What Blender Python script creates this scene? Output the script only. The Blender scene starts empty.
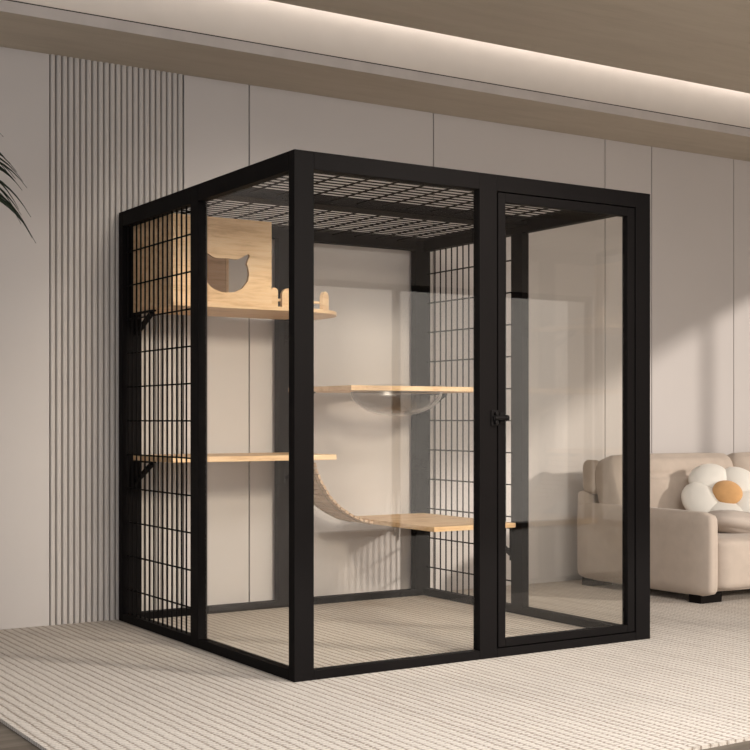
import bpy, bmesh, math, random
from mathutils import Vector, Matrix
random.seed(7)
S = bpy.context.scene
COL = S.collection
R = math.radians

# ------------------------------------------------------------------ camera
cam_d = bpy.data.cameras.new('camera')
cam = bpy.data.objects.new('camera', cam_d)
COL.objects.link(cam)
cam.location = (-2.3496, -4.2779, 0.9874)
cam.rotation_euler = (R(90), 0, R(-32.33))
cam_d.sensor_width = 36.0
cam_d.lens = 36.0 * 1299.9 / 750.0
cam_d.shift_y = (419.09 - 375.0) / 750.0
cam_d.clip_start = 0.05
S.camera = cam

# ------------------------------------------------------------------ light
S.view_settings.view_transform = 'Standard'
S.view_settings.look = 'None'
S.view_settings.gamma = 1.0
S.view_settings.exposure = 0.0
S.view_settings.use_curve_mapping = False

W = bpy.data.worlds.new('sky')
S.world = W
W.use_nodes = True
bg = W.node_tree.nodes['Background']
bg.inputs['Color'].default_value = (1.0, 0.90, 0.82, 1)
bg.inputs['Strength'].default_value = 0.75

sun_d = bpy.data.lights.new('sun', 'SUN')
sun_d.energy = 2.6
sun_d.angle = R(2.5)
sun_d.color = (1.0, 0.93, 0.87)
sun = bpy.data.objects.new('sun', sun_d)
COL.objects.link(sun)
sun.rotation_euler = Vector((-0.575, 0.815, -0.2665)).to_track_quat('-Z', 'Y').to_euler()
sun.location = (9, -6, 5)


def area(name, loc, direction, sx, sy, power, color):
    d = bpy.data.lights.new(name, 'AREA')
    d.shape = 'RECTANGLE'
    d.size = sx
    d.size_y = sy
    d.energy = power
    d.color = color
    o = bpy.data.objects.new(name, d)
    COL.objects.link(o)
    o.location = loc
    o.rotation_euler = Vector(direction).to_track_quat('-Z', 'Y').to_euler()
    return o


# daylight entering by the glazed front wall behind the camera
area('front_window_daylight', (1.6, -5.25, 1.08), (0, 1, 0), 8.6, 2.1, 75.0, (1.0, 0.92, 0.85))
# added cool fill at the left wall, which has no window
area('left_fill', (-3.28, -2.9, 1.65), (1, 0, 0), 3.2, 1.7, 50.0, (0.68, 0.83, 1.0))
# LED strip lying on the edge of the lowered ceiling, washing the cove
area('cove_led_strip', (1.6, 1.255, 3.075), (0, 0.75, -0.66), 9.4, 0.02, 9.0, (1.0, 0.91, 0.84))
# added overhead fill without a fixture, brightens the open floor before the enclosure
area('overhead_fill', (0.8, -2.2, 2.845), (0, 0, -1), 3.2, 1.2, 132.0, (1.0, 0.97, 0.94))
# added unseen spot that brightens the inside of the enclosure
spd = bpy.data.lights.new('enclosure_fill_spot', 'SPOT')
spd.energy = 1200.0
spd.spot_size = R(32)
spd.spot_blend = 0.55
spd.shadow_soft_size = 0.5
spd.specular_factor = 0.2
spd.color = (1.0, 0.90, 0.76)
spt = bpy.data.objects.new('enclosure_fill_spot', spd)
COL.objects.link(spt)
spt.location = (0.5, -3.9, 2.70)
spt.rotation_euler = (Vector((0.85, 1.3, 1.05)) - Vector(spt.location)).to_track_quat('-Z', 'Y').to_euler()


# ------------------------------------------------------------------ materials
def new_mat(name):
    m = bpy.data.materials.new(name)
    m.use_nodes = True
    nt = m.node_tree
    b = nt.nodes['Principled BSDF']
    return m, nt, b


def N(nt, kind, **kw):
    n = nt.nodes.new(kind)
    for k, v in kw.items():
        setattr(n, k, v)
    return n


def math_node(nt, op, a, b=None):
    n = N(nt, 'ShaderNodeMath', operation=op)
    for i, v in enumerate((a, b)):
        if v is None:
            continue
        if isinstance(v, (int, float)):
            n.inputs[i].default_value = v
        else:
            nt.links.new(v, n.inputs[i])
    return n.outputs[0]


def plain(name, col, rough=0.5, spec=0.5, metal=0.0, noise=0.06, nscale=8.0, bump=0.0, bscale=300.0, sheen=0.0):
    m, nt, b = new_mat(name)
    tc = N(nt, 'ShaderNodeTexCoord')
    nz = N(nt, 'ShaderNodeTexNoise')
    nz.inputs['Scale'].default_value = nscale
    nz.inputs['Detail'].default_value = 4
    nt.links.new(tc.outputs['Object'], nz.inputs['Vector'])
    r = N(nt, 'ShaderNodeValToRGB')
    r.color_ramp.elements[0].position = 0.3
    r.color_ramp.elements[1].position = 0.7
    r.color_ramp.elements[0].color = (*[c * (1 - noise) for c in col], 1)
    r.color_ramp.elements[1].color = (*[min(1, c * (1 + noise)) for c in col], 1)
    nt.links.new(nz.outputs['Fac'], r.inputs[0])
    nt.links.new(r.outputs[0], b.inputs['Base Color'])
    b.inputs['Roughness'].default_value = rough
    b.inputs['Specular IOR Level'].default_value = spec
    b.inputs['Metallic'].default_value = metal
    if sheen:
        b.inputs['Sheen Weight'].default_value = sheen
        b.inputs['Sheen Roughness'].default_value = 0.4
    if bump:
        n2 = N(nt, 'ShaderNodeTexNoise')
        n2.inputs['Scale'].default_value = bscale
        nt.links.new(tc.outputs['Object'], n2.inputs['Vector'])
        bp = N(nt, 'ShaderNodeBump')
        bp.inputs['Strength'].default_value = bump
        bp.inputs['Distance'].default_value = 0.002
        nt.links.new(n2.outputs['Fac'], bp.inputs['Height'])
        nt.links.new(bp.outputs[0], b.inputs['Normal'])
    return m


def wood(name, stops, scale=(1.2, 14, 14), rough=0.5, knots=2.2, spec=0.35):
    m, nt, b = new_mat(name)
    tc = N(nt, 'ShaderNodeTexCoord')
    mp = N(nt, 'ShaderNodeMapping')
    mp.inputs['Scale'].default_value = scale
    nt.links.new(tc.outputs['Object'], mp.inputs['Vector'])
    n1 = N(nt, 'ShaderNodeTexNoise')
    n1.inputs['Scale'].default_value = knots
    n1.inputs['Detail'].default_value = 6
    n1.inputs['Distortion'].default_value = 0.6
    nt.links.new(mp.outputs[0], n1.inputs['Vector'])
    n2 = N(nt, 'ShaderNodeTexNoise')
    n2.inputs['Scale'].default_value = knots * 6
    n2.inputs['Detail'].default_value = 3
    nt.links.new(mp.outputs[0], n2.inputs['Vector'])
    mix = math_node(nt, 'ADD', math_node(nt, 'MULTIPLY', n1.outputs['Fac'], 0.72),
                    math_node(nt, 'MULTIPLY', n2.outputs['Fac'], 0.28))
    r = N(nt, 'ShaderNodeValToRGB')
    e = r.color_ramp.elements
    e[0].position, e[0].color = 0.32, (*stops[0], 1)
    e[1].position, e[1].color = 0.66, (*stops[2], 1)
    k = e.new(0.48)
    k.color = (*stops[1], 1)
    nt.links.new(mix, r.inputs[0])
    nt.links.new(r.outputs[0], b.inputs['Base Color'])
    b.inputs['Roughness'].default_value = rough
    b.inputs['Specular IOR Level'].default_value = spec
    bp = N(nt, 'ShaderNodeBump')
    bp.inputs['Strength'].default_value = 0.08
    bp.inputs['Distance'].default_value = 0.001
    nt.links.new(mix, bp.inputs['Height'])
    nt.links.new(bp.outputs[0], b.inputs['Normal'])
    return m


def glass(name, tint=(1, 1, 1), f0=0.04, rough=0.0):
    m = bpy.data.materials.new(name)
    m.use_nodes = True
    nt = m.node_tree
    nt.nodes.remove(nt.nodes['Principled BSDF'])
    out = nt.nodes['Material Output']
    tr = N(nt, 'ShaderNodeBsdfTransparent')
    tr.inputs[0].default_value = (*tint, 1)
    gl = N(nt, 'ShaderNodeBsdfGlossy')
    gl.inputs['Color'].default_value = (1, 1, 1, 1)
    gl.inputs['Roughness'].default_value = rough
    ge = N(nt, 'ShaderNodeNewGeometry')
    dt = N(nt, 'ShaderNodeVectorMath', operation='DOT_PRODUCT')
    nt.links.new(ge.outputs['Normal'], dt.inputs[0])
    nt.links.new(ge.outputs['Incoming'], dt.inputs[1])
    c = math_node(nt, 'ABSOLUTE', dt.outputs['Value'])
    p = math_node(nt, 'POWER', math_node(nt, 'SUBTRACT', 1.0, c), 5.0)
    f = math_node(nt, 'ADD', math_node(nt, 'MULTIPLY', p, 1 - f0), f0)
    mx = N(nt, 'ShaderNodeMixShader')
    nt.links.new(f, mx.inputs[0])
    nt.links.new(tr.outputs[0], mx.inputs[1])
    nt.links.new(gl.outputs[0], mx.inputs[2])
    nt.links.new(mx.outputs[0], out.inputs['Surface'])
    return m


def rug_material():
    m, nt, b = new_mat('woven_rug')
    PX, PY = 0.037, 0.022
    tc = N(nt, 'ShaderNodeTexCoord')
    wob = N(nt, 'ShaderNodeTexNoise')
    wob.inputs['Scale'].default_value = 9.0
    nt.links.new(tc.outputs['Object'], wob.inputs['Vector'])
    sx = N(nt, 'ShaderNodeSeparateXYZ')
    nt.links.new(tc.outputs['Object'], sx.inputs[0])
    x = math_node(nt, 'ADD', sx.outputs['X'], math_node(nt, 'MULTIPLY', wob.outputs['Fac'], 0.012))
    y = sx.outputs['Y']
    u = math_node(nt, 'DIVIDE', x, PX)
    row = math_node(nt, 'FLOOR', u)
    fu = math_node(nt, 'FRACT', u)
    par = math_node(nt, 'MULTIPLY', math_node(nt, 'FLOORED_MODULO', row, 2.0), 0.5)
    v = math_node(nt, 'ADD', math_node(nt, 'ADD', math_node(nt, 'DIVIDE', y, PY), 0.75), par)
    hu = math_node(nt, 'POWER', math_node(nt, 'SINE', math_node(nt, 'MULTIPLY', fu, math.pi)), 0.55)
    hv = math_node(nt, 'POWER', math_node(nt, 'ABSOLUTE', math_node(nt, 'SINE', math_node(nt, 'MULTIPLY', v, math.pi))), 0.7)
    h = math_node(nt, 'MULTIPLY', hu, math_node(nt, 'ADD', math_node(nt, 'MULTIPLY', hv, 0.7), 0.3))
    wn = N(nt, 'ShaderNodeTexWhiteNoise', noise_dimensions='1D')
    nt.links.new(row, wn.inputs['W'])
    h = math_node(nt, 'SUBTRACT', h, math_node(nt, 'MULTIPLY', math_node(nt, 'POWER', wn.outputs['Value'], 2.0), 0.16))
    fib = N(nt, 'ShaderNodeTexNoise')
    fib.inputs['Scale'].default_value = 120.0
    fib.inputs['Detail'].default_value = 2
    nt.links.new(tc.outputs['Object'], fib.inputs['Vector'])
    h = math_node(nt, 'ADD', h, math_node(nt, 'MULTIPLY', math_node(nt, 'SUBTRACT', fib.outputs['Fac'], 0.5), 1.3))
    r = N(nt, 'ShaderNodeValToRGB')
    e = r.color_ramp.elements
    e[0].position, e[0].color = 0.08, (0.30, 0.245, 0.20, 1)
    e[1].position, e[1].color = 0.62, (0.655, 0.60, 0.54, 1)
    nt.links.new(h, r.inputs[0])
    big = N(nt, 'ShaderNodeTexNoise')
    big.inputs['Scale'].default_value = 5.0
    big.inputs['Detail'].default_value = 3
    nt.links.new(tc.outputs['Object'], big.inputs['Vector'])
    mul = N(nt, 'ShaderNodeMix', data_type='RGBA', blend_type='MULTIPLY')
    mul.inputs['Factor'].default_value = 0.12
    nt.links.new(r.outputs[0], mul.inputs['A'])
    nt.links.new(big.outputs['Fac'], mul.inputs['B'])
    nt.links.new(mul.outputs['Result'], b.inputs['Base Color'])
    b.inputs['Roughness'].default_value = 0.95
    b.inputs['Specular IOR Level'].default_value = 0.1
    bp = N(nt, 'ShaderNodeBump')
    bp.inputs['Strength'].default_value = 0.55
    bp.inputs['Distance'].default_value = 0.006
    nt.links.new(h, bp.inputs['Height'])
    nt.links.new(bp.outputs[0], b.inputs['Normal'])
    return m


M = {}
M['black'] = plain('black_powder_coat', (0.0062, 0.0052, 0.0052), rough=0.6, spec=0.05, noise=0.05)
M['wall'] = plain('wall_panel_paint', (0.575, 0.535, 0.515), rough=0.7, spec=0.2, noise=0.015, nscale=2.0)
M['wall_gap'] = plain('panel_gap', (0.06, 0.05, 0.045), rough=0.9, spec=0.1)
M['rib'] = plain('ribbed_panel_paint', (0.56, 0.52, 0.49), rough=0.65, spec=0.2, noise=0.015)
M['rib_groove_shade'] = plain('ribbed_panel_groove_shade', (0.21, 0.19, 0.175), rough=0.8, spec=0.1)  # shade between the ribs put into the colour of their base plate
M['ceil'] = wood('ceiling_veneer', ((0.47, 0.415, 0.34), (0.51, 0.45, 0.37), (0.54, 0.48, 0.40)), scale=(0.7, 5, 5), rough=0.75, spec=0.15)
M['cove'] = plain('cove_paint', (0.72, 0.66, 0.60), rough=0.8, spec=0.1, noise=0.02)
M['lip'] = plain('soffit_lip_paint', (0.58, 0.53, 0.50), rough=0.7, spec=0.2)
M['floor'] = wood('dark_floorboards', ((0.10, 0.082, 0.064), (0.135, 0.112, 0.09), (0.17, 0.145, 0.12)), scale=(1, 10, 10), rough=0.75, spec=0.12)
M['oak'] = wood('light_oak', ((0.58, 0.355, 0.18), (0.79, 0.54, 0.31), (0.85, 0.63, 0.40)), scale=(1.6, 10, 15), rough=0.5)
M['oak_edge'] = wood('light_oak_edge', ((0.66, 0.45, 0.25), (0.80, 0.58, 0.35), (0.85, 0.66, 0.43)), scale=(3, 30, 30), rough=0.5)
M['bridge'] = wood('bridge_slat_wood', ((0.50, 0.33, 0.20), (0.60, 0.42, 0.275), (0.68, 0.50, 0.34)), scale=(12, 3, 12), rough=0.55)
M['glass'] = glass('clear_pane', (0.99, 0.985, 0.97), f0=0.032)
M['acrylic'] = glass('clear_acrylic', (0.965, 0.95, 0.94), f0=0.035, rough=0.28)
M['sofa'] = plain('sofa_fabric', (0.50, 0.42, 0.355), rough=0.9, spec=0.1, noise=0.05, nscale=14, bump=0.3, bscale=420, sheen=0.2)
M['foot'] = plain('sofa_foot_black', (0.008, 0.006, 0.005), rough=0.7, spec=0.05)
M['white_fabric'] = plain('white_plush', (0.80, 0.765, 0.70), rough=0.95, spec=0.05, noise=0.02, bump=0.25, bscale=250, sheen=0.3)
M['yolk'] = plain('orange_plush', (0.63, 0.36, 0.16), rough=0.95, spec=0.05, noise=0.06, nscale=20, bump=0.25, bscale=250, sheen=0.3)
M['beige_fabric'] = plain('beige_plush', (0.50, 0.43, 0.375), rough=0.95, spec=0.05, noise=0.03, bump=0.25, bscale=300, sheen=0.2)
M['leaf'] = plain('palm_leaf', (0.014, 0.021, 0.012), rough=0.6, spec=0.15, noise=0.25, nscale=30)
M['stem'] = plain('palm_stem', (0.12, 0.13, 0.05), rough=0.6, noise=0.2, nscale=20)
M['soil'] = plain('potting_soil', (0.03, 0.022, 0.016), rough=1, noise=0.3, nscale=60)
M['pot'] = plain('pot_glaze', (0.45, 0.42, 0.39), rough=0.4, noise=0.04)
M['latch'] = plain('latch_black_metal', (0.006, 0.005, 0.005), rough=0.5, spec=0.12)
M['rope'] = plain('bridge_cord', (0.42, 0.30, 0.19), rough=0.9, noise=0.1, nscale=80)
M['rug'] = rug_material()


# ------------------------------------------------------------------ mesh helpers
class MB:
    def __init__(self):
        self.bm = bmesh.new()

    def box(self, x0, x1, y0, y1, z0, z1):
        v = [self.bm.verts.new(p) for p in
             ((x0, y0, z0), (x1, y0, z0), (x1, y1, z0), (x0, y1, z0),
              (x0, y0, z1), (x1, y0, z1), (x1, y1, z1), (x0, y1, z1))]
        for f in ((3, 2, 1, 0), (4, 5, 6, 7), (0, 1, 5, 4), (1, 2, 6, 5), (2, 3, 7, 6), (3, 0, 4, 7)):
            self.bm.faces.new([v[i] for i in f])
        return self

    def bar(self, a, b, w, h, up=(0, 0, 1)):
        """rectangular bar from a to b"""
        a, b = Vector(a), Vector(b)
        d = (b - a).normalized()
        s = d.cross(Vector(up)).normalized()
        t = s.cross(d).normalized()
        ring = []
        for p in (a, b):
            ring.append([self.bm.verts.new(p + s * (i * w / 2) + t * (j * h / 2)) for i, j in ((-1, -1), (1, -1), (1, 1), (-1, 1))])
        for k in range(4):
            self.bm.faces.new((ring[0][k], ring[0][(k + 1) % 4], ring[1][(k + 1) % 4], ring[1][k]))
        self.bm.faces.new(ring[0][::-1])
        self.bm.faces.new(ring[1])
        return self

    def tube(self, pts, radii, n=8, caps=True):
        pts = [Vector(p) for p in pts]
        if isinstance(radii, (int, float)):
            radii = [radii] * len(pts)
        rings = []
        ref = None
        for i, p in enumerate(pts):
            d = (pts[min(i + 1, len(pts) - 1)] - pts[max(i - 1, 0)]).normalized()
            if ref is None:
                ref = Vector((0, 0, 1)) if abs(d.z) < 0.9 else Vector((1, 0, 0))
            s = d.cross(ref).normalized()
            t = s.cross(d).normalized()
            ref = t
            rings.append([self.bm.verts.new(p + (s * math.cos(2 * math.pi * k / n) + t * math.sin(2 * math.pi * k / n)) * radii[i]) for k in range(n)])
        for a, b in zip(rings, rings[1:]):
            for k in range(n):
                self.bm.faces.new((a[k], a[(k + 1) % n], b[(k + 1) % n], b[k]))
        if caps:
            self.bm.faces.new(rings[0][::-1])
            self.bm.faces.new(rings[-1])
        return self

    def lathe(self, prof, c, n=48, closed=False):
        rings = []
        for r, z in prof:
            rings.append([self.bm.verts.new((c[0] + r * math.cos(2 * math.pi * k / n), c[1] + r * math.sin(2 * math.pi * k / n), c[2] + z)) for k in range(n)])
        prs = list(zip(rings, rings[1:]))
        if closed:
            prs.append((rings[-1], rings[0]))
        for a, b in prs:
            for k in range(n):
                self.bm.faces.new((a[k], a[(k + 1) % n], b[(k + 1) % n], b[k]))
        if not closed:
            self.bm.faces.new(rings[0][::-1])
            self.bm.faces.new(rings[-1])
        return self

    def prism(self, loop, axis, a, b, holes=()):
        """extrude a 2-D outline (with optional holes) between a and b along axis"""
        def P(u, v, w):
            return {'x': (w, u, v), 'y': (u, w, v), 'z': (u, v, w)}[axis]
        tmp = bmesh.new()
        es = []
        for lp in (loop, *holes):
            vs = [tmp.verts.new(P(u, v, a)) for u, v in lp]
            es += [tmp.edges.new((vs[i], vs[(i + 1) % len(vs)])) for i in range(len(vs))]
        r = bmesh.ops.triangle_fill(tmp, edges=es, use_beauty=True)
        fs = [g for g in r['geom'] if isinstance(g, bmesh.types.BMFace)]
        ex = bmesh.ops.extrude_face_region(tmp, geom=fs)
        nv = [g for g in ex['geom'] if isinstance(g, bmesh.types.BMVert)]
        off = Vector(P(0, 0, b - a))
        for q in nv:
            q.co += off
        bmesh.ops.recalc_face_normals(tmp, faces=tmp.faces)
        me = bpy.data.meshes.new('t')
        tmp.to_mesh(me)
        tmp.free()
        self.bm.from_mesh(me)
        bpy.data.meshes.remove(me)
        return self

    def xf(self, mat):
        bmesh.ops.transform(self.bm, matrix=mat, verts=self.bm.verts)
        return self

    def build(self, name, mat, parent=None, base=None, smooth=False, bevel=0.0, seg=2, subsurf=0, angle=35):
        """link as ONE object; coordinates given in world space"""
        if base is None:
            base = ROOT.get(parent.name, Vector((0, 0, 0))) if parent else Vector((0, 0, 0))
        base = Vector(base)
        bmesh.ops.translate(self.bm, vec=-base, verts=self.bm.verts)
        bmesh.ops.recalc_face_normals(self.bm, faces=self.bm.faces)
        me = bpy.data.meshes.new(name)
        self.bm.to_mesh(me)
        self.bm.free()
        o = bpy.data.objects.new(name, me)
        COL.objects.link(o)
        me.materials.append(mat)
        if parent:
            o.parent = parent
        else:
            o.location = base
        ROOT[o.name] = base
        if smooth:
            for p in me.polygons:
                p.use_smooth = True
        if bevel:
            m = o.modifiers.new('bevel', 'BEVEL')
            m.width = bevel
            m.segments = seg
            m.limit_method = 'ANGLE'
            m.angle_limit = R(angle)
        if subsurf:
            m = o.modifiers.new('sub', 'SUBSURF')
            m.levels = subsurf
            m.render_levels = subsurf
        return o


ROOT = {}


def tag(o, label, cat, group=None, kind=None):
    o['label'] = label
    o['category'] = cat
    if group:
        o['group'] = group
    if kind:
        o['kind'] = kind
    return o


def thing(name, loc, label, cat, group=None):
    o = bpy.data.objects.new(name, None)
    COL.objects.link(o)
    o.empty_display_size = 0.1
    o.location = loc
    ROOT[o.name] = Vector(loc)
    return tag(o, label, cat, group)


def struct(o):
    o['kind'] = 'structure'
    return o


def box(*a):
    return MB().box(*a)


def puff(c, size, r, bulge=(0, 0, 0), n=10, power=4.0):
    """soft upholstered block: rounded cube grid, faces bulged outwards. returns MB around c"""
    mb = MB()
    bmesh.ops.create_cube(mb.bm, size=2.0)
    bmesh.ops.subdivide_edges(mb.bm, edges=mb.bm.edges[:], cuts=n, use_grid_fill=True)
    h = [s / 2 for s in size]
    for v in mb.bm.verts:
        p = Vector(v.co)
        # rounded box: clamp to inner core then push out by r
        q = Vector([p[i] * h[i] for i in range(3)])
        core = Vector([max(-(h[i] - r[i]), min(h[i] - r[i], q[i])) for i in range(3)])
        d = Vector([(q[i] - core[i]) / r[i] if r[i] > 0 else 0 for i in range(3)])
        L = max(abs(d.x), abs(d.y), abs(d.z))
        if L > 0:
            d = d.normalized() * L if d.length > 0 else d
        q = core + Vector([d[i] * r[i] for i in range(3)])
        for i in range(3):
            o = [j for j in range(3) if j != i]
            fall = (1 - abs(p[o[0]]) ** power) * (1 - abs(p[o[1]]) ** power)
            if abs(abs(p[i]) - 1) < 1e-6:
                q[i] += math.copysign(bulge[i] * fall, p[i])
            else:
                q[i] += bulge[i] * fall * p[i]
        v.co = q + Vector(c)
    return mb


# ================================================================== SETTING
WY = 1.815            # face of the back wall
XL, XR, YF = -3.3, 6.0, -5.0
ZC = 2.735            # soffit underside
FZ = -0.012           # floor level (rug top is 0)

struct(box(XL - .2, XR + .2, YF - .2, WY + .25, FZ - .1, FZ).build('floor', M['floor']))

# back wall: dark backing with separate panels so the joints read as grooves
backing = struct(box(XL - .2, XR + .2, WY + .012, WY + .2, FZ, 3.35).build('wall_back', M['wall_gap']))
seams = [XL, -1.50, -0.335, 0.357, 0.729, 1.902, 3.208, 3.606, 4.36, 5.56, XR]
g = 0.0034
for i, (a, b) in enumerate(zip(seams, seams[1:])):
    if abs(a + 0.335) < 1e-6:
        continue
    o = box(a + g, b - g, WY, WY + .012, FZ, ZC).build('wall_panel', M['wall'], backing, bevel=0.0015)
struct(box(-0.3335, 0.3555, WY + .0075, WY + .012, FZ, ZC).build('trim_6', M['rib_groove_shade']))
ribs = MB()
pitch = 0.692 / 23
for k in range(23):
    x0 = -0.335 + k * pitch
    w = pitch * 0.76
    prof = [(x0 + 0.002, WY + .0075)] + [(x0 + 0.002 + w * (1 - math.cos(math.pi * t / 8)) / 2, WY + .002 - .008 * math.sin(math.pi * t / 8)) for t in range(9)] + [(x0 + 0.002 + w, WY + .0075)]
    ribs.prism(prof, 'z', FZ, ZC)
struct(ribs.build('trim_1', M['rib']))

# side and front walls (out of frame, they shape the light and the reflections)
ZH = 2.58
wl = struct(box(XL - .2, XL, YF - .2, WY + .2, FZ, 3.35).build('wall_left', M['wall']))
r = MB()
r.box(XR, XR + .2, YF - .2, 1.05 + .9, ZH, 3.35).box(XR, XR + .2, 1.05, WY + .2, FZ, ZH)
struct(r.build('wall_right', M['wall']))
f = MB()
f.box(XL - .2, XR + .2, YF - .2, YF, 2.15, 3.35).box(XL - .2, -2.75, YF - .2, YF, FZ, 2.15)
struct(f.build('wall_front', M['wall']))


def window(name, axis, a, b, c, z1, n):
    fr = MB()
    t = .025
    for k in range(n + 1):
        p = a + (b - a) * k / n
        if axis == 'x':
            fr.box(p - t, p + t, c - .1, c - .04, FZ, z1)
        else:
            fr.box(c + .04, c + .1, p - t, p + t, FZ, z1)
    for z in (FZ, z1 - .05):
        if axis == 'x':
            fr.box(a, b, c - .1, c - .04, z, z + .05)
        else:
            fr.box(c + .04, c + .1, a, b, z, z + .05)
    o = struct(fr.build(name, M['black']))
    if axis == 'x':
        box(a, b, c - .075, c - .067, FZ, z1).build('window_pane', M['glass'], o)
    else:
        box(c + .067, c + .075, a, b, FZ, z1).build('window_pane', M['glass'], o)


window('window_1', 'x', -2.75, XR, YF, 2.15, 4)
window('window_2', 'y', YF, 1.05, XR, ZH, 3)

# ceiling: lowered veneer panel, cove, soffit with lip along the back wall
struct(box(XL, XR, YF, 0.86, 2.85, 2.88).build('ceiling', M['ceil']))
struct(box(XL, XR, 1.285, WY + .1, ZC, 2.785).build('trim_2', M['ceil']))
struct(box(XL, XR, 1.279, 1.285, ZC - .001, 2.783).build('trim_3', M['lip']))
struct(box(XL, XR, 1.2815, 1.29, 2.7835, 2.789).build('trim_5', M['wall_gap']))  # dark strip painted in for the shade of the gap above the lip
cv = MB().box(XL, XR, 1.33, 1.40, 2.785, 3.25).box(XL, XR, YF, 1.40, 3.25, 3.35)
struct(cv.build('trim_4', M['cove']))

# ================================================================== RUG
tag(box(-1.10, 5.6, -1.485, WY - .002, FZ, 0).build('rug', M['rug'], base=(0, 0, 0)),
    'large cream woven rug with ribbed weave under the enclosure and sofa', 'rug')

# ================================================================== ENCLOSURE
BW, BD, BH = 1.823, 1.787, 2.0
enc = thing('cat_enclosure', (BW / 2, BD / 2, 0), 'large black framed cat enclosure with glass panes and wire mesh panels on the rug', 'cat cage')


def epart(name, mb, mat='black', bevel=0.002, parent=enc, **k):
    return mb.build(name, M[mat], parent, base=ROOT[enc.name], bevel=bevel, **k)


T = 0.045
posts = [(0, .085, 0, T), (.867, .956, 0, T), (1.736, BW, 0, T),
         (0, .095, 1.737, BD), (.862, .950, 1.737, BD), (1.728, BW, 1.737, BD),
         (0, T, .86, .94), (BW - T, BW, .86, .94)]
for p in posts:
    epart('post', box(*p, 0, BH))
for (y0, y1, xs) in ((0, T, ((.085, .867), (.956, 1.736))), (1.737, BD, ((.095, .862), (.950, 1.728)))):
    for a, b in xs:
        epart('top_rail', box(a, b, y0, y1, 1.932, BH))
        epart('bottom_rail', box(a, b, y0, y1, 0, .036))
for (x0, x1) in ((0, T), (BW - T, BW)):
    for a, b in ((T, .86), (.94, 1.737)):
        epart('top_rail', box(x0, x1, a, b, 1.927, BH))
        epart('bottom_rail', box(x0, x1, a, b, 0, .040))
epart('roof_beam', box(T, BW - T, .815, .935, 1.957, 1.998))

# glass
epart('glass_panel', box(.085, .867, .020, .027, .036, 1.932), 'glass', 0)
for x in (.019, BW - .026):
    epart('glass_panel', box(x, x + .007, T, .86, .04, 1.927), 'glass', 0)


def wire_mesh(plane, c, u0, u1, v0, v1, us, vs, rad=.0040):
    mb = MB()
    for u in us:
        a, b = (u, v0), (u, v1)
        mb.tube([(c, *a), (c, *b)] if plane == 'x' else [(a[0], a[1], c), (b[0], b[1], c)], rad, 6)
    for v in vs:
        a, b = (u0, v), (u1, v)
        cc = c + rad * 1.6
        mb.tube([(cc, *a), (cc, *b)] if plane == 'x' else [(a[0], a[1], cc), (b[0], b[1], cc)], rad, 6)
    return mb


ys = [1.706 - .0527 * k for k in range(15)]
zs = [.158 + .1643 * k for k in range(11)]
for x in (.018, BW - .024):
    epart('mesh_panel', wire_mesh('x', x, .94, 1.737, .04, 1.927, ys, zs), bevel=0)
for (a, b) in ((T, .815), (.935, 1.737)):
    n = int((b - a) / .055)
    epart('roof_mesh', wire_mesh('z', 1.984, T, BW - T, a, b, [], [a + .03 + .055 * k for k in range(n)]), bevel=0) if False else None
    mb = MB()
    for k in range(n):
        y = a + .03 + .055 * k
        mb.tube([(T, y, 1.984), (BW - T, y, 1.984)], .0032, 6)
    for k in range(13):
        x = .085 + .138 * k
        mb.tube([(x, a, 1.978), (x, b, 1.978)], .0036, 6)
    epart('roof_mesh', mb, bevel=0)

# door
DX0, DX1, DZ0, DZ1, dw = .966, 1.732, .040, 1.928, .038
d = MB()
d.box(DX0, DX0 + dw, .004, .040, DZ0, DZ1).box(DX1 - dw - .004, DX1, .004, .040, DZ0, DZ1)
d.box(DX0 + dw, DX1 - dw - .004, .004, .040, DZ1 - dw, DZ1).box(DX0 + dw, DX1 - dw - .004, .004, .040, DZ0, DZ0 + dw - .006)
door = epart('door', d)
epart('door_pane', box(DX0 + dw, DX1 - dw - .004, .018, .025, DZ0 + dw - .006, DZ1 - dw), 'glass', 0, door)
# latch: striker plate on the post, barrel and lever
lt = MB()
lt.box(.922, .956, -.008, 0, .960, 1.024)
lt.box(.970, .996, -.004, .004, .970, 1.014)
lt.tube([(.930, -.018, .992), (.992, -.018, .992)], [.009, .009], 12)
lt.tube([(.986, -.018, .992), (.999, -.018, .992)], [.013, .013], 12)
lt.tube([(.940, -.006, 1.010), (.940, -.024, 1.010)], .008, 10)
lt.tube([(.940, -.006, .974), (.940, -.024, .974)], .009, 10)
lt.box(.926, .952, -.020, -.006, .982, 1.002).box(.974, .992, -.020, -.003, .982, 1.002)
epart('latch', lt, 'latch', .0015)

# ================================================================== SHELVES
SX0, SX1, SY0, SY1 = .050, .925, 1.250, 1.733


def bracket(parent, base, x, ztop, y=1.735, reach=.235, drop=.105, direction=(0, -1)):
    dx, dy = direction
    b = MB()
    p = lambda t, z: (x + dx * t, y + dy * t, z)
    up = (dy, -dx, 0)
    b.bar(p(.005, ztop - .005), p(reach, ztop - .005), .024, .008)
    b.bar(p(.006, ztop - .002), p(.006, ztop - drop - .03), .024, .008, up=(dx or dy * 0, dy, 0))
    b.bar(p(.012, ztop - drop), p(reach - .02, ztop - .012), .022, .016)
    return b.build('bracket', M['black'], parent, base=base)


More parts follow.
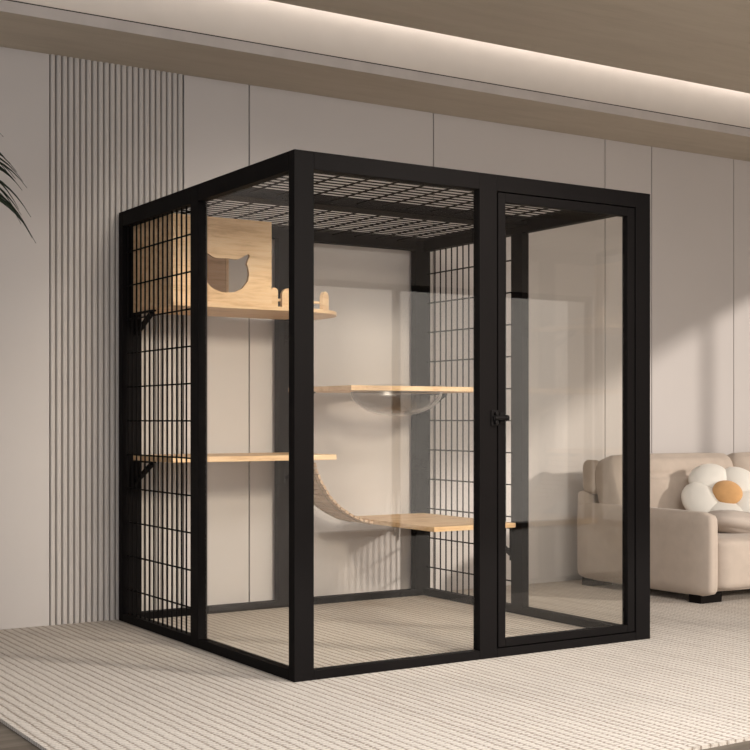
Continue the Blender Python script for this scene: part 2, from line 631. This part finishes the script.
def rounded_rect(x0, x1, y0, y1, r00=0, r10=0, r11=0, r01=0, n=14):
    pts = []
    for (cx, cy, rr, a0) in ((x0, y0, r00, 180), (x1, y0, r10, 270), (x1, y1, r11, 0), (x0, y1, r01, 90)):
        sx = 1 if cx == x0 else -1
        sy = 1 if cy == y0 else -1
        if rr <= 0:
            pts.append((cx, cy))
            continue
        for k in range(n + 1):
            a = R(a0 + 90 * k / n)
            pts.append((cx + sx * rr + rr * math.cos(a), cy + sy * rr + rr * math.sin(a)))
    return pts


# top shelf (rounded balcony end) with low picket fence
Z1 = 1.527
s1 = thing('shelf', (.49, 1.5, Z1 - .019), 'oak shelf highest in the enclosure, with rounded end and pickets, carrying the cat house', 'shelf', None)
MB().prism(rounded_rect(SX0, 1.045, 1.235, SY1, r10=.30), 'z', Z1 - .019, Z1).build('board', M['oak'], s1, bevel=.003)
for x in (.065, .906):
    bracket(s1, ROOT[s1.name], x, Z1 - .019)
pw, ph, pt = .066, .092, .018
PICK = (32,)
for x, y, rot in [(.581, 1.262, 0), (.654, 1.262, 0), (.742, 1.262, 0)] + [(.745 + .263 * math.sin(R(q)), 1.525 - .263 * math.cos(R(q)), q) for q in PICK]:
    pw = .036 if x < .6 else .066
    out = [(-pw / 2, 0), (pw / 2, 0), (pw / 2, ph - pw / 2)] + [(pw / 2 * math.cos(R(a)), ph - pw / 2 + pw / 2 * math.sin(R(a))) for a in range(15, 180, 15)] + [(-pw / 2, ph - pw / 2)]
    m = MB().prism(out, 'y', -pt / 2, pt / 2)
    m.xf(Matrix.Translation((x, y, Z1)) @ Matrix.Rotation(R(rot), 4, 'Z'))
    m.build('picket', M['oak'], s1, bevel=.003)
MB().tube([(.565, 1.272, Z1 + .035), (.720, 1.272, Z1 + .035)] + [(.745 + .250 * math.sin(R(q)), 1.525 - .250 * math.cos(R(q)), Z1 + .035) for q in range(8, 76, 8)], .007, 8).build('fence_rail', M['oak_edge'], s1, smooth=True)

# left lower shelf
Z2 = .813
s2 = thing('shelf', (.49, 1.5, Z2 - .026), 'long oak shelf at left below the cat house, with the slat bridge at its end', 'shelf')
box(SX0, SX1, SY0, SY1, Z2 - .026, Z2).build('board', M['oak'], s2, bevel=.002)
for x in (.065, .906):
    bracket(s2, ROOT[s2.name], x, Z2 - .026)

# right upper shelf with clear bowl
Z3 = 1.152
s3 = thing('shelf', (1.35, 1.42, Z3 - .024), 'oak shelf with a clear bowl sunk through it, right half of the enclosure', 'shelf')
hc = (1.385, 1.415)
hole = [(hc[0] + .245 * math.cos(2 * math.pi * k / 48), hc[1] + .245 * math.sin(2 * math.pi * k / 48)) for k in range(48)]
MB().prism([(.915, 1.095), (1.775, 1.095), (1.775, SY1), (.915, SY1)], 'z', Z3 - .024, Z3, holes=[hole]).build('board', M['oak'], s3, bevel=.0015)
bp = [(.262, .006), (.258, .008)] 
prof_o = [(.258, .0062), (.242, .0062)] + [(.242 * math.cos(R(a)), -.022 - .128 * math.sin(R(a))) for a in range(0, 90, 6)] + [(.004, -.150)]
prof_i = [(.004, -.145)] + [(.238 * math.cos(R(a)), -.022 - .123 * math.sin(R(a))) for a in range(84, -1, -6)] + [(.238, .0102), (.258, .0102)]
MB().lathe(prof_o + prof_i, (hc[0], hc[1], Z3), n=56, closed=True).build('bowl', M['acrylic'], s3, smooth=True)
bracket(s3, ROOT[s3.name], 1.762, Z3 - .024)
bracket(s3, ROOT[s3.name], .935, Z3 - .024)

# right lower shelf
Z4 = .462
s4 = thing('shelf', (1.52, 1.32, Z4 - .024), 'lowest oak shelf, right half of the enclosure below the clear bowl shelf', 'shelf')
box(1.272, 1.775, .905, SY1, Z4 - .024, Z4).build('board', M['oak'], s4, bevel=.002)
bracket(s4, ROOT[s4.name], 1.783, Z4 - .024, y=.942, reach=.26, drop=.14, direction=(0, 1))
bracket(s4, ROOT[s4.name], 1.727, Z4 - .024, y=1.722, reach=.10, drop=.07, direction=(-1, 0))

# ================================================================== SLAT BRIDGE
br = thing('slat_bridge', (1.09, 1.58, .43), 'curved hanging bridge of small oak slats between two shelves', 'cat bridge')
key = [(.914, .768), (.926, .728), (.950, .676), (1.005, .592), (1.066, .534), (1.130, .494), (1.195, .464), (1.270, .446)]


def sample(keys, n):
    seg = [0]
    for a, b in zip(keys, keys[1:]):
        seg.append(seg[-1] + math.dist(a, b))
    res = []
    for i in range(n):
        s = seg[-1] * (i + .5) / n
        for j in range(len(keys) - 1):
            if seg[j] <= s <= seg[j + 1]:
                t = (s - seg[j]) / (seg[j + 1] - seg[j])
                p = Vector(keys[j]).lerp(Vector(keys[j + 1]), t)
                dd = (Vector(keys[j + 1]) - Vector(keys[j])).normalized()
                res.append((p, dd))
                break
    return res


BY0, BY1 = 1.450, 1.715
ns = 16
for p, dd in sample(key, ns):
    L, t = .0255, .013
    nrm = Vector((-dd.y, dd.x))
    o = [p - dd * L / 2 - nrm * t / 2, p + dd * L / 2 - nrm * t / 2, p + dd * L / 2 + nrm * t / 2, p - dd * L / 2 + nrm * t / 2]
    MB().prism([(q.x, q.y) for q in o], 'y', BY0, BY1).build('slat', M['bridge'], br, bevel=.002)
for y in (BY0 + .035, BY1 - .035):
    MB().tube([(p[0] - .004, y, p[1] - .008) for p in key], .0035, 6).build('cord', M['rope'], br, smooth=True)

# ================================================================== CAT HOUSE
hx0, hx1, hy0, hy1, hz1 = .052, .560, 1.245, 1.733, 1.930
hs = thing('cat_house', (.306, 1.49, Z1), 'oak box house with a cat head shaped doorway, on the highest shelf', 'cat house')
cxh, czh = .322, 1.664
cat_hole = []
# right half of a cat head, clockwise from chin, then mirrored
half = [(0, -.084), (.045, -.078), (.085, -.058), (.112, -.024), (.119, .012), (.114, .040), (.106, .058), (.112, .074), (.120, .090), (.122, .099), (.117, .104), (.107, .102), (.090, .092), (.072, .081), (.055, .075), (.030, .076), (.0, .078)]
cat_hole = [(cxh + x, czh + z) for x, z in half] + [(cxh - x, czh + z) for x, z in half[::-1][1:-1]]
t = .018
MB().prism([(hx0, Z1), (hx1, Z1), (hx1, hz1), (hx0, hz1)], 'y', hy0, hy0 + t, holes=[cat_hole]).build('front_panel', M['oak'], hs)
box(hx0, hx0 + t, hy0 + t, hy1 - t, Z1, hz1 - t).build('side_panel', M['oak'], hs, bevel=.001)
box(hx0, hx1, hy1 - t, hy1, Z1, hz1).build('back_panel', M['oak'], hs, bevel=.001)
box(hx0, hx1, hy0 + t, hy1 - t, hz1 - t, hz1).build('top_panel', M['oak'], hs, bevel=.001)
# open right side: only a slim frame
sp = MB()
sp.prism([(hy0 + t, Z1), (hy1 - t, Z1), (hy1 - t, hz1 - t), (hy0 + t, hz1 - t)], 'x', hx1 - t, hx1,
         holes=[[(hy0 + .05, Z1 + .03), (hy1 - .022, Z1 + .03), (hy1 - .022, hz1 - .06), (hy0 + .05, hz1 - .06)]])
sp.build('side_panel', M['oak'], hs)

# ================================================================== SOFA
so = thing('sofa', (3.95, 1.15, 0), 'beige fabric sofa with low arms beside the enclosure', 'sofa')
AX0, AW, AY0, AY1, AT = 2.812, .092, .585, 1.645, .488
SXR = 5.30


def arm(x0, name='arm'):
    m = puff((x0 + AW / 2, (AY0 + AY1) / 2, (AT + .042) / 2), (AW, AY1 - AY0, AT - .042), (.035, .045, .045), (.006, .004, .004), n=14)
    return m.build(name, M['sofa'], so, smooth=True)


arm(AX0)
arm(SXR - AW)
puff(((AX0 + SXR) / 2, 1.13, .14), (SXR - AX0 - 2 * AW - .008, 1.02, .17), (.02, .02, .02), n=10).build('seat_base', M['sofa'], so, smooth=True)
mid = (AX0 + SXR) / 2 + .0
sx0, sx1 = AX0 + AW + .004, SXR - AW - .004
for a, b in ((sx0, mid - .003), (mid + .003, sx1)):
    puff(((a + b) / 2, 1.03, .205), (b - a, .90, .275), (.035, .035, .035), (.0, .012, .010), n=14).build('seat_cushion', M['sofa'], so, smooth=True)
box(AX0 + .02, SXR - .02, 1.56, 1.66, .05, .56).build('back_frame', M['sofa'], so, bevel=.03, seg=4, smooth=True)
for (a, b) in ((AX0 + .035, 3.80), (3.81, 4.78)):
    pass
for (a, b) in ((2.865, 3.875), (3.885, 4.90)):
    m = puff((0, 0, 0), (b - a, .24, .44), (.05, .08, .075), (.012, .02, .012), n=20)
    # horizontal tuck across the front
    for v in m.bm.verts:
        if v.co.y < 0:
            v.co.y += .026 * max(0, 1 - abs(2 * v.co.x / (b - a)) ** 6) * math.exp(-((v.co.z - .075) / .016) ** 2)
    m.xf(Matrix.Translation(((a + b) / 2, 1.42, .545)) @ Matrix.Rotation(R(-18), 4, 'X'))
    m.build('back_cushion', M['sofa'], so, smooth=True)
for a in (AX0 + .03, SXR - .03):
    s = 1 if a < 4 else -1
    puff((a + s * .04, 1.57, .645), (.09, .11, .20), (.03, .04, .05), n=8).build('back_post', M['sofa'], so, smooth=True)
for x in (AX0 + .10, SXR - .10):
    for y in (.70, 1.56):
        box(x - .08, x + .08, y - .045, y + .045, 0, .056).build('foot', M['foot'], so, bevel=.004)

# ================================================================== PILLOWS
bpil = puff((0, 0, 0), (.44, .30, .115), (.16, .13, .055), (.0, .0, .012), n=16)
bpil.xf(Matrix.Translation((3.30, .84, .398)) @ Matrix.Rotation(R(8), 4, 'Y') @ Matrix.Rotation(R(-4), 4, 'X'))
tag(bpil.build('throw_pillow', M['beige_fabric'], base=(3.30, .84, .35), smooth=True, subsurf=1), 'plump beige pillow lying on the sofa seat under the flower pillow', 'pillow')

FC = Vector((3.437, 1.04, .528))
fl = thing('flower_pillow', (3.437, 1.04, .37), 'white flower shaped pillow with an orange centre, leaning on the sofa', 'pillow')
FR = Matrix.Translation(FC) @ Matrix.Rotation(R(-30), 4, 'Z') @ Matrix.Rotation(R(-42), 4, 'X')
# local: x right, z up, -y to the viewer


def petal(ang):
    m = MB()
    bmesh.ops.create_uvsphere(m.bm, u_segments=28, v_segments=18, radius=1.0)
    for v in m.bm.verts:
        x, y, z = v.co
        # long axis along +x (radial), thickness y
        w = .128 * (1 + .10 * x)
        v.co = (.120 * x + .142, .064 * (y if True else 0) * (1 - .12 * x * x), w * z)
    m.xf(FR @ Matrix.Rotation(-R(ang), 4, 'Y'))
    return m


for a in (188, 116, 44, -28, -100):
    petal(a).build('petal', M['white_fabric'], fl, smooth=True)
m = MB()
bmesh.ops.create_uvsphere(m.bm, u_segments=28, v_segments=18, radius=1.0)
for v in m.bm.verts:
    x, y, z = v.co
    v.co = (.088 * x, .045 * y - .050, .084 * z)
m.xf(FR)
m.build('flower_centre', M['yolk'], fl, smooth=True)

# ================================================================== POTTED PALM (left edge of the frame)
PB = Vector((-1.56, .62, FZ))
pl = thing('potted_palm', PB, 'dark green palm with narrow drooping leaflets at the left edge', 'plant')
MB().lathe([(.13, 0), (.15, .02), (.19, .34), (.20, .36), (.185, .365), (.18, .33)], PB, n=36).build('pot', M['pot'], pl, smooth=True)
MB().lathe([(.178, .325), (.10, .34), (.01, .345)], PB, n=24).build('soil', M['soil'], pl, smooth=True)


def frond(az, length, lift, droop, seed, nl=26, ll=.34):
    rnd = random.Random(seed)
    m = MB()
    d = Vector((math.cos(az), math.sin(az), 0))
    side = Vector((-math.sin(az), math.cos(az), 0))
    pts = []
    base = PB + Vector((0, 0, .34)) + d * .02
    for i in range(21):
        s = i / 20
        pts.append(base + d * (length * (s ** 1.35)) + Vector((0, 0, lift * s - droop * s ** 3)))
    m.tube(pts, [.010 * (1 - .85 * i / 20) + .0015 for i in range(21)], 6)
    st = m.build('frond_stem', M['stem'], pl, smooth=True)
    lm = MB()
    for k in range(nl):
        s = .42 + .57 * k / (nl - 1)
        i = min(19, int(s * 20))
        f = s * 20 - i
        p = pts[i].lerp(pts[i + 1], f)
        tg = (pts[i + 1] - pts[i]).normalized()
        for sg in (-1, 1):
            L = ll * (1 - .45 * abs(s - .65) / .35) * rnd.uniform(.85, 1.1)
            out = (side * sg * .85 + tg * .75 + Vector((0, 0, .25))).normalized()
            wv = tg.cross(out).cross(out).normalized()
            ring = []
            for j in range(7):
                q = j / 6
                c = p + out * (L * q) + Vector((0, 0, -.55 * L * q * q * q - .12 * L * q * q))
                wd = .0095 * math.sin(math.pi * min(1, .12 + .88 * q)) ** .8 * (1 - .3 * q)
                th = Vector((0, 0, .0012))
                ring.append([lm.bm.verts.new(c + wv * wd + th * 2), lm.bm.verts.new(c - th), lm.bm.verts.new(c - wv * wd + th * 2), lm.bm.verts.new(c + th * 2.2)])
            for A, B in zip(ring, ring[1:]):
                for q in range(4):
                    lm.bm.faces.new((A[q], A[(q + 1) % 4], B[(q + 1) % 4], B[q]))
            lm.bm.faces.new(ring[0][::-1])
            lm.bm.faces.new(ring[-1])
    lm.build('frond_leaflets', M['leaf'], st, base=PB, smooth=True)


def hanging_frond(pts, seed, nl=44, ll=.225):
    rnd = random.Random(seed)
    m = MB()
    P = [Vector(p) for p in pts]
    m.tube(P, [.011 - .009 * i / (len(P) - 1) for i in range(len(P))], 6)
    st = m.build('frond_stem', M['stem'], pl, smooth=True)
    lm = MB()
    for k in range(nl):
        s = (.36 + .63 * k / (nl - 1)) * (len(P) - 1)
        i = min(len(P) - 2, int(s))
        p = P[i].lerp(P[i + 1], s - i)
        tg = (P[i + 1] - P[i]).normalized()
        side = tg.cross(Vector((0, 1, 0))).normalized()
        for sg in (-1, 1):
            L = ll * rnd.uniform(.8, 1.1)
            out = (side * sg * .9 + tg * .45 + Vector((0, rnd.uniform(-.35, .35), 0))).normalized()
            wv = out.cross(Vector((0, 1, 0))).normalized()
            ring = []
            for j in range(9):
                q = j / 8
                c = p + out * (L * q) + Vector((0, 0, -.42 * L * q * q - .16 * L * q ** 4))
                wd = .0050 * math.sin(math.pi * (.15 + .85 * q)) ** .7 * (1 - .2 * q) + .0003
                th = Vector((0, .0012, 0))
                ring.append([lm.bm.verts.new(c + wv * wd + th), lm.bm.verts.new(c - th * 2), lm.bm.verts.new(c - wv * wd + th), lm.bm.verts.new(c + th * 2)])
            for A, B in zip(ring, ring[1:]):
                for q in range(4):
                    lm.bm.faces.new((A[q], A[(q + 1) % 4], B[(q + 1) % 4], B[q]))
            lm.bm.faces.new(ring[0][::-1])
            lm.bm.faces.new(ring[-1])
    lm.build('frond_leaflets', M['leaf'], st, base=PB, smooth=True)


hanging_frond([(-1.55, .62, .34), (-1.50, .63, .9), (-1.42, .64, 1.45), (-1.32, .65, 1.82), (-1.24, .66, 2.03), (-1.15, .67, 2.10), (-1.075, .68, 2.06), (-1.015, .68, 1.96), (-.975, .68, 1.84)], 11)
for az, L, lift, droop, sd in ((95, .60, 2.1, .35, 2), (140, .62, 1.8, .45, 3), (200, .7, 1.6, .5, 4), (255, .6, 1.7, .5, 5), (-60, .45, 1.4, .45, 6)):
    frond(R(az), L, lift, droop, sd)
